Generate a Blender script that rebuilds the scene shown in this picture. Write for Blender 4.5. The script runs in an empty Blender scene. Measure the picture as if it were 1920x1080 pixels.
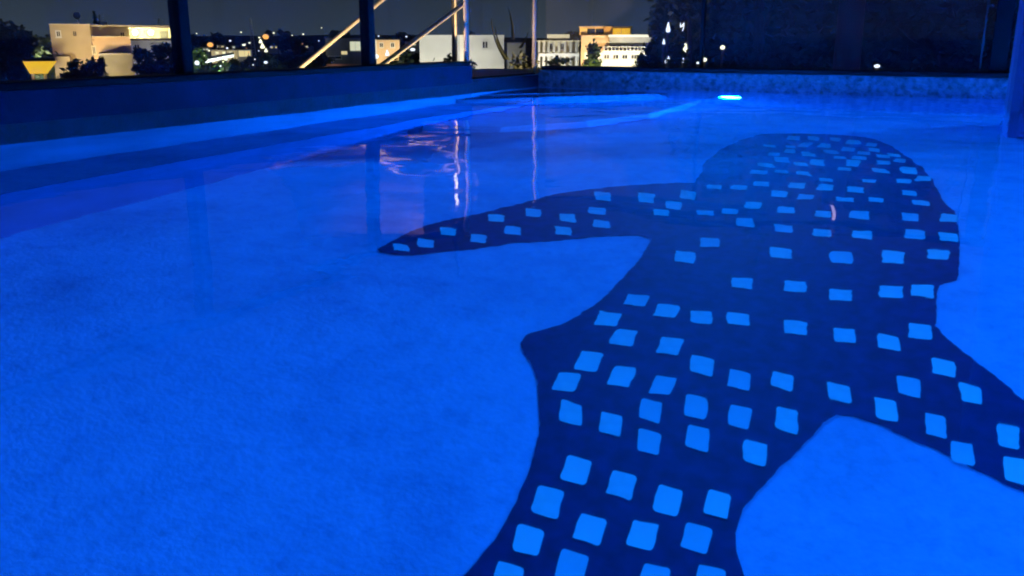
import bpy, bmesh, math, random
from mathutils import Vector, Matrix, noise
from mathutils.geometry import tessellate_polygon

SUN_EL = -3.0
SKY_STRENGTH = .15
TOWN_GLOW = (.24, .34, .48, 1)
RIP = .8
BLUE = (.0, .175, 1.)
STAIR_W = 4500
POST_W = 1000
SAIL_W = 3800
POOL_LAMPS = (
    ((-1.70, 7.1, -.62), math.pi, 'bright cyan underwater lamp low on the far pool wall', 1150, -10),
    ((.9, 7.1, -.45), math.pi, 'added unseen underwater lamp on the far pool wall behind the pillar', 800, 0),  # this lamp and the next ones are added unseen, to fill the floor
    ((2.4, 3.6, -.35), math.pi / 2, 'added underwater lamp on the right pool wall out of view', 200, 15),
    ((-1.9, -.55, -.35), 0, 'added unseen underwater lamp on the near pool wall, left one', 45, 34),
    ((1.0, -.55, -.35), 0, 'added unseen underwater lamp on the near pool wall, right one', 290, 34),
)

# ------------------------------------------------------------------ camera, sky, moon, exposure
S = bpy.context.scene
COL = S.collection
H = 0.40                       # eye height over the water
YAW = math.radians(26.8)       # the camera looks to the left of the pool's long axis
PITCH = math.atan(470 / 1700)
cam = bpy.data.cameras.new('camera'); cam.sensor_width = 36; cam.lens = 1700 / 1920 * 36
cam.clip_start = 0.02; cam.clip_end = 9000
co = bpy.data.objects.new('camera', cam); COL.objects.link(co)
co.location = (0, 0, H); co.rotation_euler = (math.pi / 2 - PITCH, 0, YAW)
S.camera = co

W = bpy.data.worlds.new('World'); S.world = W; W.use_nodes = True
nt = W.node_tree; nt.nodes.clear()
wo = nt.nodes.new('ShaderNodeOutputWorld'); bg = nt.nodes.new('ShaderNodeBackground')
sky = nt.nodes.new('ShaderNodeTexSky'); sky.sky_type = 'NISHITA'; sky.sun_disc = False
sky.sun_elevation = math.radians(SUN_EL); sky.sun_rotation = math.radians(120)
sky.air_density = 1.0; sky.dust_density = 0.6; sky.ozone_density = 3.0
bg.inputs['Strength'].default_value = SKY_STRENGTH
gl = nt.nodes.new('ShaderNodeMixRGB'); gl.blend_type = 'ADD'; gl.inputs[0].default_value = 1; # the town's grey-blue light on the night air
wc = nt.nodes.new('ShaderNodeTexCoord'); sx = nt.nodes.new('ShaderNodeSeparateXYZ'); ab = nt.nodes.new('ShaderNodeMath'); ab.operation = 'ABSOLUTE'
ex = nt.nodes.new('ShaderNodeMath'); ex.operation = 'POWER'; ex.inputs[0].default_value = 3e-4         # thins out with height: 3e-4 ** sin(elevation)
gc = nt.nodes.new('ShaderNodeMixRGB'); gc.blend_type = 'MULTIPLY'; gc.inputs[0].default_value = 1; gc.inputs[1].default_value = TOWN_GLOW
nt.links.new(wc.outputs['Generated'], sx.inputs[0]); nt.links.new(sx.outputs['Z'], ab.inputs[0]); nt.links.new(ab.outputs[0], ex.inputs[1])
cn = nt.nodes.new('ShaderNodeTexNoise'); cn.inputs['Scale'].default_value = 3.; cn.inputs['Detail'].default_value = 6   # thin uneven cloud
cm = nt.nodes.new('ShaderNodeMapRange'); cm.inputs[3].default_value = .7; cm.inputs[4].default_value = 1.3; cx = nt.nodes.new('ShaderNodeMath'); cx.operation = 'MULTIPLY'
nt.links.new(wc.outputs['Generated'], cn.inputs['Vector']); nt.links.new(cn.outputs['Fac'], cm.inputs[0]); nt.links.new(cm.outputs[0], cx.inputs[0]); nt.links.new(ex.outputs[0], cx.inputs[1])
nt.links.new(cx.outputs[0], gc.inputs[2]); nt.links.new(gc.outputs[0], gl.inputs[2])
nt.links.new(sky.outputs[0], gl.inputs[1]); nt.links.new(gl.outputs[0], bg.inputs['Color']); nt.links.new(bg.outputs[0], wo.inputs['Surface'])

moon = bpy.data.lights.new('moonlight', 'SUN'); moon.energy = 0.012; moon.angle = math.radians(.5); moon.color = (.8, .88, 1)
mo = bpy.data.objects.new('moonlight', moon); COL.objects.link(mo); mo.rotation_euler = (math.radians(50), 0, math.radians(120))

S.view_settings.view_transform = 'Standard'; S.view_settings.look = 'None'
S.view_settings.exposure = 0; S.view_settings.gamma = 1
S.render.engine = 'CYCLES'
S.cycles.use_denoising = True
S.cycles.pixel_filter_type = 'GAUSSIAN'; S.cycles.filter_width = 2.2
S.cycles.max_bounces = 12; S.cycles.transparent_max_bounces = 16; S.cycles.transmission_bounces = 8
S.cycles.caustics_refractive = True; S.cycles.caustics_reflective = False
S.cycles.sample_clamp_indirect = 6.0

# ------------------------------------------------------------------ helpers
rnd = random.Random(7)
MATS = {}

def mat(name, color, rough=.7, metal=0., var=.12, scale=3., bump=0., bscale=40., emit=None, es=0., coat=0., color2=None):
    """Principled material whose colour wanders a little with noise; optional fine relief"""
    if name in MATS: return MATS[name]
    m = bpy.data.materials.new(name); m.use_nodes = True
    n = m.node_tree; b = n.nodes['Principled BSDF']
    b.inputs['Roughness'].default_value = rough; b.inputs['Metallic'].default_value = metal
    tc = n.nodes.new('ShaderNodeTexCoord')
    nz = n.nodes.new('ShaderNodeTexNoise'); nz.inputs['Scale'].default_value = scale; nz.inputs['Detail'].default_value = 5
    n.links.new(tc.outputs['Object'], nz.inputs['Vector'])
    cr = n.nodes.new('ShaderNodeValToRGB')
    c2 = color2 or tuple(min(1, c * (1 + var)) for c in color)
    c1 = color if color2 else tuple(c * (1 - var) for c in color)
    cr.color_ramp.elements[0].position = .3; cr.color_ramp.elements[0].color = (*c1, 1)
    cr.color_ramp.elements[1].position = .7; cr.color_ramp.elements[1].color = (*c2, 1)
    n.links.new(nz.outputs['Fac'], cr.inputs['Fac']); n.links.new(cr.outputs['Color'], b.inputs['Base Color'])
    if bump:
        n2 = n.nodes.new('ShaderNodeTexNoise'); n2.inputs['Scale'].default_value = bscale; n2.inputs['Detail'].default_value = 4
        n.links.new(tc.outputs['Object'], n2.inputs['Vector'])
        bp = n.nodes.new('ShaderNodeBump'); bp.inputs['Strength'].default_value = bump; bp.inputs['Distance'].default_value = .02
        n.links.new(n2.outputs['Fac'], bp.inputs['Height']); n.links.new(bp.outputs['Normal'], b.inputs['Normal'])
    if emit:
        b.inputs['Emission Color'].default_value = (*emit, 1); b.inputs['Emission Strength'].default_value = es
    MATS[name] = m
    return m

def bx(bm, x0, x1, y0, y1, z0, z1):
    v = [bm.verts.new(p) for p in ((x0,y0,z0),(x1,y0,z0),(x1,y1,z0),(x0,y1,z0),(x0,y0,z1),(x1,y0,z1),(x1,y1,z1),(x0,y1,z1))]
    for q in ((3,2,1,0),(4,5,6,7),(0,1,5,4),(1,2,6,5),(2,3,7,6),(3,0,4,7)): bm.faces.new([v[i] for i in q])

def prism(bm, pts, z0, z1):
    a = [bm.verts.new((x, y, z0)) for x, y in pts]; b = [bm.verts.new((x, y, z1)) for x, y in pts]
    n = len(pts)
    bm.faces.new(b); bm.faces.new(a[::-1])
    for i in range(n): bm.faces.new((a[i], a[(i+1) % n], b[(i+1) % n], b[i]))

def tube(bm, pts, radii, seg=10, caps=True):
    """a round bar through points, one radius per point"""
    rings = []
    for i, p in enumerate(pts):
        p = Vector(p)
        d = (Vector(pts[min(i+1, len(pts)-1)]) - Vector(pts[max(i-1, 0)])).normalized()
        u = d.cross(Vector((0, 0, 1)))
        if u.length < 1e-3: u = Vector((1, 0, 0))
        u.normalize(); w = d.cross(u)
        r = radii[i] if isinstance(radii, (list, tuple)) else radii
        rings.append([bm.verts.new(p + (u * math.cos(t) + w * math.sin(t)) * r) for t in [2 * math.pi * k / seg for k in range(seg)]])
    for a, b in zip(rings, rings[1:]):
        for k in range(seg): bm.faces.new((a[k], a[(k+1) % seg], b[(k+1) % seg], b[k]))
    if caps: bm.faces.new(rings[0][::-1]); bm.faces.new(rings[-1])

def blob(bm, c, rx, ry, rz, u=14, v=9):
    m = Matrix.Translation(c) @ Matrix.Diagonal((rx, ry, rz, 1))
    bmesh.ops.create_uvsphere(bm, u_segments=u, v_segments=v, radius=1, matrix=m)

def obj(name, bm, m, parent=None, smooth=False, bevel=0):
    me = bpy.data.meshes.new(name); bmesh.ops.recalc_face_normals(bm, faces=bm.faces)
    bm.to_mesh(me); bm.free()
    if smooth: me.polygons.foreach_set('use_smooth', [True] * len(me.polygons))
    me.materials.append(m)
    o = bpy.data.objects.new(name, me); COL.objects.link(o)
    if parent: o.parent = parent
    if bevel:
        b = o.modifiers.new('bevel', 'BEVEL'); b.width = bevel; b.segments = 2; b.limit_method = 'ANGLE'
    return o

def boxo(name, b, m, parent=None, bevel=0):
    bm = bmesh.new(); bx(bm, *b); return obj(name, bm, m, parent, bevel=bevel)

def tubeo(name, pts, r, m, parent=None, seg=10):
    bm = bmesh.new(); tube(bm, pts, r, seg); return obj(name, bm, m, parent, smooth=True)

def tag(o, label=None, cat=None, group=None, kind=None):
    if label: o['label'] = label
    if cat: o['category'] = cat
    if group: o['group'] = group
    if kind: o['kind'] = kind
    return o

def thing(name, label, cat, loc=(0, 0, 0), rz=0., group=None):
    o = bpy.data.objects.new(name, None); COL.objects.link(o); o.location = loc; o.rotation_euler = (0, 0, rz)
    o.empty_display_size = .2
    return tag(o, label, cat, group)

def lamp(name, kind, loc, energy, color, parent=None, rot=(0, 0, 0), size=.1, spot=None):
    l = bpy.data.lights.new(name, kind); l.energy = energy; l.color = color
    if kind == 'AREA': l.shape = 'DISK'; l.size = size
    else: l.shadow_soft_size = size
    if spot: l.spot_size = math.radians(spot); l.spot_blend = .8
    o = bpy.data.objects.new(name, l); COL.objects.link(o); o.location = loc; o.rotation_euler = rot
    if parent: o.parent = parent
    return o

# a town frame: origin on the ground at distance D in the direction of image column px (of 1920); x to the right, y away
F, CY = 1700., 540.
cp, sp_ = math.cos(PITCH), math.sin(PITCH)
GROUND = -5.5
class Frame:
    def __init__(s, px, D, ground=GROUND):
        d = s.ray(px, 70); a = math.atan2(d.x, d.y)
        s.rz = -a; s.D = D; s.g = ground
        s.o = Vector((math.sin(a) * D, math.cos(a) * D, ground))
        s.M = Matrix.Rotation(a, 3, 'Z')
    @staticmethod
    def ray(px, row):
        u = -(row - CY); r = px - 960.
        d = Vector((r, F * cp + u * sp_, -F * sp_ + u * cp))
        return Matrix.Rotation(YAW, 3, 'Z') @ d
    def pt(s, px, row, y=0.):
        """local (x, z) where the sight line of a pixel meets the facade plane y"""
        d = s.M @ s.ray(px, row)
        t = (s.D + y) / d.y
        return d.x * t, H + d.z * t - s.g
    def thing(s, name, label, cat, group=None): return thing(name, label, cat, s.o, s.rz, group)
    def box(s, name, px0, row0, px1, row1, y0, y1, m, parent, bevel=0):
        xa, zt = s.pt(px0, row0, y0); xb, _ = s.pt(px1, row0, y0)
        zb = 0. if row1 is None else s.pt((px0 + px1) / 2, row1, y0)[1]
        return boxo(name, (xa, xb, y0, y1, zb, zt), m, parent, bevel)

# ------------------------------------------------------------------ materials of the pool
M_floor = mat('pool_plaster', (.16, .50, .76), .6, var=.1, scale=7, bump=.12, bscale=60, color2=(.20, .57, .84))
def add_stains(m, dark, scale, lo, hi):
    n = m.node_tree; b = n.nodes['Principled BSDF']; src = b.inputs['Base Color'].links[0].from_socket
    tc = n.nodes.new('ShaderNodeTexCoord'); nz = n.nodes.new('ShaderNodeTexNoise'); nz.inputs['Scale'].default_value = scale; nz.inputs['Detail'].default_value = 7; nz.inputs['Roughness'].default_value = .6
    mp = n.nodes.new('ShaderNodeMapRange'); mp.inputs[1].default_value = lo; mp.inputs[2].default_value = hi
    mx = n.nodes.new('ShaderNodeMixRGB'); mx.blend_type = 'MULTIPLY'; mx.inputs[2].default_value = (*dark, 1)
    n.links.new(tc.outputs['Object'], nz.inputs['Vector']); n.links.new(nz.outputs['Fac'], mp.inputs[0]); n.links.new(mp.outputs[0], mx.inputs[0])
    n.links.new(src, mx.inputs[1]); n.links.new(mx.outputs[0], b.inputs['Base Color'])
add_stains(M_floor, (.42, .42, .52), 1.3, .52, .78)
add_stains(M_floor, (.80, .80, .85), 24., .48, .72)
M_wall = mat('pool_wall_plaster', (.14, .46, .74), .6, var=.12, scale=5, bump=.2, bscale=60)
M_body = mat('navy_mosaic', (.003, .015, .085), .6, var=.3, scale=22)
MATS['navy_mosaic'].node_tree.nodes['Principled BSDF'].inputs['Specular IOR Level'].default_value = .1
M_spot = mat('pale_mosaic', (.25, .82, .82), .35, var=.06, scale=30)
M_spots = [M_spot, mat('pale_mosaic_cool', (.20, .70, .76), .35, var=.1), mat('pale_mosaic_light', (.30, .90, .88), .35, var=.08)]
M_deck = mat('deck_stone', (.16, .17, .20), .55, var=.3, scale=7, bump=.4, bscale=45)
M_pebble = mat('pebble_coping', (.20, .22, .27), .65, var=.7, scale=26, bump=1., bscale=34)
M_face = mat('wall_face_stone', (.011, .022, .062), .6, var=.45, scale=3, bump=.3, bscale=50)
for n_ in ('wall_face_stone',): MATS[n_].node_tree.nodes['Principled BSDF'].inputs['Specular IOR Level'].default_value = .1
M_bench_shade = mat('bench_front_shade', (.02, .095, .24), .6, var=.15, scale=6)  # shade of the bench front, painted as a darker blue
M_band = mat('waterline_tile', (.006, .012, .036), .5, var=.4, scale=12, bump=.3, bscale=50)
M_pale = mat('pale_landing_stone', (.62, .55, .48), .7, var=.12, scale=5, bump=.2)
M_plaster = mat('pillar_plaster', (.13, .05, .15), .7, var=.1, scale=4, bump=.3, bscale=50)
M_frame = mat('dark_bronze_frame', (.011, .009, .011), .6, metal=0., var=.2, scale=8)
MATS['dark_bronze_frame'].node_tree.nodes['Principled BSDF'].inputs['Specular IOR Level'].default_value = .03
M_steel = mat('brushed_steel', (.72, .66, .58), .32, metal=1., var=.08, scale=30)
M_brass = mat('warm_steel', (.66, .54, .40), .42, metal=.1, var=.08, scale=30)
M_dim = mat('dull_rod', (.05, .03, .035), .6, var=.1)
M_lens = mat('lit_lens', (.6, .8, .9), .2, emit=(.45, .80, 1.), es=16.)
M_ring = mat('lamp_ring_steel', (.6, .6, .62), .3, metal=1.)

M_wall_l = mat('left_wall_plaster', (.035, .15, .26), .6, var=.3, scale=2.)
def water_mat():
    m = bpy.data.materials.new('pool_water'); m.use_nodes = True
    b = m.node_tree.nodes['Principled BSDF']
    b.inputs['Base Color'].default_value = (.93, .97, 1, 1)
    b.inputs['Transmission Weight'].default_value = 1; b.inputs['IOR'].default_value = 1.333
    b.inputs['Roughness'].default_value = .028
    n = m.node_tree; tc = n.nodes.new('ShaderNodeTexCoord')
    nz = n.nodes.new('ShaderNodeTexNoise'); nz.inputs['Scale'].default_value = 11; nz.inputs['Detail'].default_value = 2
    bp = n.nodes.new('ShaderNodeBump'); bp.inputs['Strength'].default_value = .02; bp.inputs['Distance'].default_value = .02
    n.links.new(tc.outputs['Object'], nz.inputs['Vector']); n.links.new(nz.outputs['Fac'], bp.inputs['Height'])
    n.links.new(bp.outputs['Normal'], b.inputs['Normal'])
    return m

def pane_mat(name='window_glass', lo=.008, hi=.032):
    """thin architectural glass: clear, Fresnel mirror, a faint diffuse haze in place of mirrored glow"""
    m = bpy.data.materials.new(name); m.use_nodes = True
    n = m.node_tree; n.nodes.clear()
    o = n.nodes.new('ShaderNodeOutputMaterial'); tr = n.nodes.new('ShaderNodeBsdfTransparent'); gl = n.nodes.new('ShaderNodeBsdfGlossy')
    df = n.nodes.new('ShaderNodeBsdfDiffuse'); m1 = n.nodes.new('ShaderNodeMixShader'); m2 = n.nodes.new('ShaderNodeMixShader')
    tr.inputs[0].default_value = (.90, .93, .95, 1); gl.inputs['Roughness'].default_value = .02; 
    df.inputs[0].default_value = (.7, .72, .78, 1)
    tc = n.nodes.new('ShaderNodeTexCoord'); nz = n.nodes.new('ShaderNodeTexNoise'); nz.inputs['Scale'].default_value = 1.6; nz.inputs['Detail'].default_value = 6
    mp = n.nodes.new('ShaderNodeMapRange'); mp.inputs[1].default_value = .35; mp.inputs[2].default_value = .75; mp.inputs[3].default_value = lo; mp.inputs[4].default_value = hi
    n.links.new(tc.outputs['Object'], nz.inputs['Vector']); n.links.new(nz.outputs['Fac'], mp.inputs[0])
    n.links.new(mp.outputs[0], m2.inputs[0]); n.links.new(tr.outputs[0], m2.inputs[1]); n.links.new(df.outputs[0], m2.inputs[2])
    lw = n.nodes.new('ShaderNodeLayerWeight'); lw.inputs[0].default_value = .5       # Schlick: .04 + .96 * (1 - cos)^5
    pw = n.nodes.new('ShaderNodeMath'); pw.operation = 'POWER'; pw.inputs[1].default_value = 5
    ma = n.nodes.new('ShaderNodeMath'); ma.operation = 'MULTIPLY_ADD'; ma.inputs[1].default_value = .9; ma.inputs[2].default_value = .035
    n.links.new(lw.outputs['Facing'], pw.inputs[0]); n.links.new(pw.outputs[0], ma.inputs[0])
    n.links.new(ma.outputs[0], m1.inputs[0]); n.links.new(m2.outputs[0], m1.inputs[1]); n.links.new(gl.outputs[0], m1.inputs[2])
    n.links.new(m1.outputs[0], o.inputs['Surface'])
    return m
M_water = water_mat(); M_pane = pane_mat(); M_pane_haze = pane_mat('hazed_glass', .022, .055)  # far panes: stronger diffuse haze stands in for reflected pool glow

# ------------------------------------------------------------------ the pool shell and terrace
XL, XR, YN, YF, DEEP, RIM = -3.34, 2.4, -.55, 7.1, 1.3, .085
def struct(name, bm, m, **k): return tag(obj(name, bm, m, **k), kind='structure')
def sbox(name, b, m, bevel=0): return tag(boxo(name, b, m, bevel=bevel), kind='structure')

sbox('pool_floor', (XL - .2, XR + .2, YN - .2, YF + .2, -DEEP - .3, -DEEP), M_floor)
BENCH = .72
sbox('pool_bench', (XL, -2.95, YN, 6.2, -DEEP + .002, -BENCH), M_floor)
sbox('bench_shade_sheet', (-2.9495, -2.942, YN, 6.19, -DEEP + .002, -BENCH - .0006), M_bench_shade)  # thin dark sheet that carries the bench front's shade as colour
# inner walls stand 20 cm thick, from the floor to the rim; the glass stands on them
WL, WF, WG = .20, .135, .10                                   # left wall, far wall, low stretch at the gate
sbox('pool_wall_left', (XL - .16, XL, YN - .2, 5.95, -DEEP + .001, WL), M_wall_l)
sbox('waterline_band', (XL + .0005, XL + .008, YN, 5.95, -.012, .075), M_band)
sbox('wall_face', (XL + .0005, XL + .007, YN, 5.95, .0755, WL), M_face)
sbox('pool_wall_gate', (XL - .16, XL - .001, 5.951, YF + .16, -DEEP + .001, WG), M_wall)
sbox('waterline_band_gate', (XL + .0005, XL + .006, 5.955, YF, -.012, WG - .004), M_band)
sbox('pool_wall_far', (XL + .001, XR + .2, YF, YF + .16, -DEEP + .001, WF), M_wall)
sbox('pebble_face', (XL + .006, XR - .001, YF - .012, YF - .0005, -.08, WF - .003), M_pebble)
sbox('pool_wall_right', (XR, XR + .2, YN - .2, YF - .001, -DEEP + .001, RIM - .012), M_wall)
sbox('pool_wall_near', (XL + .001, XR - .001, YN - .2, YN, -DEEP + .001, RIM - .012), M_wall)
# corner entry steps under the water
for k, (w, d) in enumerate(((1.15, .42), (.8, .25))):
    bm = bmesh.new()
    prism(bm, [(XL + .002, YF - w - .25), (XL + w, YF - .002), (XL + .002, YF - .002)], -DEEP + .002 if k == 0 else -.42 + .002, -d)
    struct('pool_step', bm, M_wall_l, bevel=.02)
bm = bmesh.new(); prism(bm, [(-2.935, 4.62), (-2.5, 4.8), (-2.14, 5.25), (-1.94, 5.84), (-1.92, YF - .002), (-2.935, YF - .002)], -DEEP + .002, -1.02)  # added low step, shaped so its unlit front gives a dark wedge
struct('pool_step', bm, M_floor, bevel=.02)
# what carries the pool: a tall plain terrace block, a landing outside the gate, decks behind the camera
sbox('terrace_base', (XL - .14, XR + 1.2, -3, YF + .14, -5.5, -DEEP - .301), M_deck)
sbox('outer_landing', (-5.2, XL - .162, 7.45, 9.6, -5.5, .05), M_pale, bevel=.015)
sbox('pool_deck_right', (XR - .004, XR + 1.2, -3, YF - .005, RIM - .1, RIM), M_deck)
sbox('pool_deck_near', (XL + .01, XR - .006, -3, YN + .004, RIM - .1, RIM), M_deck)
sbox('terrace_wall_near', (XL + .012, XR + 1.2, -2.99, YN - .201, -DEEP - .3, RIM - .101), M_deck)
sbox('terrace_wall_right', (XR + .201, XR + 1.2, YN - .2, YF - .006, -DEEP - .3, RIM - .101), M_deck)

# the water sheet, softly rippled
NX, NY = 190, 250
bm = bmesh.new(); vs = []
for j in range(NY + 1):
    y = YN + (YF - YN) * j / NY; row = []
    for i in range(NX + 1):
        x = XL + .003 + (XR - XL - .006) * i / NX
        fy = max(0., min(1., (y - 1.3) / 2.2)); fy = 1 + 2.2 * fy * fy * (3 - 2 * fy)      # livelier towards the inlet at the far wall
        z = RIP * (.0045 * (noise.noise((x * .8, y * .8, 3.1))) + .0016 * fy * noise.noise((x * 2.3 + 5, y * 2.3, 1.7)) + .0006 * fy * noise.noise((x * 6 + 2, y * 6, 8.)))
        row.append(bm.verts.new((x, y, z)))
    vs.append(row)
for j in range(NY):
    for i in range(NX): bm.faces.new((vs[j][i], vs[j][i+1], vs[j+1][i+1], vs[j+1][i]))
struct('water', bm, M_water, smooth=True)

# ------------------------------------------------------------------ underwater lamps
def pool_light(loc, rz, label, power, tilt=0, group='round lamps set in the pool walls'):
    t = thing('pool_light', label, 'pool lamp', loc, rz, group)         # local +y points into the water
    bm = bmesh.new(); tube(bm, [(0, .0, 0), (0, .02, 0), (0, .028, 0)], [.115, .112, .10], 24); obj('ring', bm, M_ring, t, smooth=False)
    bm = bmesh.new(); blob(bm, (0, .026, 0), .088, .018, .088, 20, 10); obj('lens', bm, M_lens, t, smooth=True)
    lamp('pool_lamp_light', 'AREA', (0, .05, 0), power, BLUE, t, rot=(math.radians(90 + tilt), 0, 0), size=.17)
    return t
for a in POOL_LAMPS: pool_light(*a)

# ------------------------------------------------------------------ the spotted mosaic on the pool floor
OUTLINE = [(-1.836,2.570), (-1.843,2.657), (-1.832,2.789), (-1.789,2.949), (-1.709,3.101), (-1.643,3.252), (-1.565,3.446), (-1.464,3.613), (-1.324,3.762), (-1.184,3.857), (-1.070,3.928), (-1.106,4.115), (-1.172,4.437), (-1.196,4.765), (-1.173,5.138), (-1.092,5.382), (-.941,5.544), (-.740,5.602), (-.556,5.530), (-.405,5.261), (-.290,4.968), (-.181,4.567), (-.116,4.261), (-.080,3.974), (-.040,3.816), (-.013,3.570), (.000,3.280), (.010,3.113), (.005,3.063), (-.034,3.009), (-.041,2.911), (-.029,2.746), (.021,2.655), (.102,2.550), (.165,2.456), (.254,2.332), (.333,2.200), (.348,2.119), (.308,2.077), (.230,2.080), (.159,2.097), (.106,2.121), (.016,2.168), (-.119,2.224), (-.182,2.235), (-.219,2.228), (-.245,2.191), (-.280,2.080), (-.327,1.953), (-.358,1.856), (-.359,1.783), (-.343,1.729), (-.313,1.675), (-.259,1.609), (-.174,1.543), (-.102,1.457), (-.205,1.417), (-.400,1.378), (-.564,1.290), (-.745,1.174), (-.807,1.164), (-.830,1.277), (-.840,1.396), (-.832,1.450), (-.819,1.544), (-.825,1.675), (-.848,1.793), (-.889,1.918), (-.965,2.069), (-1.026,2.147), (-1.071,2.188), (-1.088,2.218), (-1.094,2.262), (-1.069,2.307), (-1.023,2.379), (-.989,2.483), (-.973,2.645), (-.973,2.873), (-.984,3.057), (-.994,3.101), (-1.048,3.114), (-1.157,3.072), (-1.283,2.970), (-1.435,2.841), (-1.574,2.699), (-1.687,2.597), (-1.770,2.556), (-1.816,2.552)]
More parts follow.
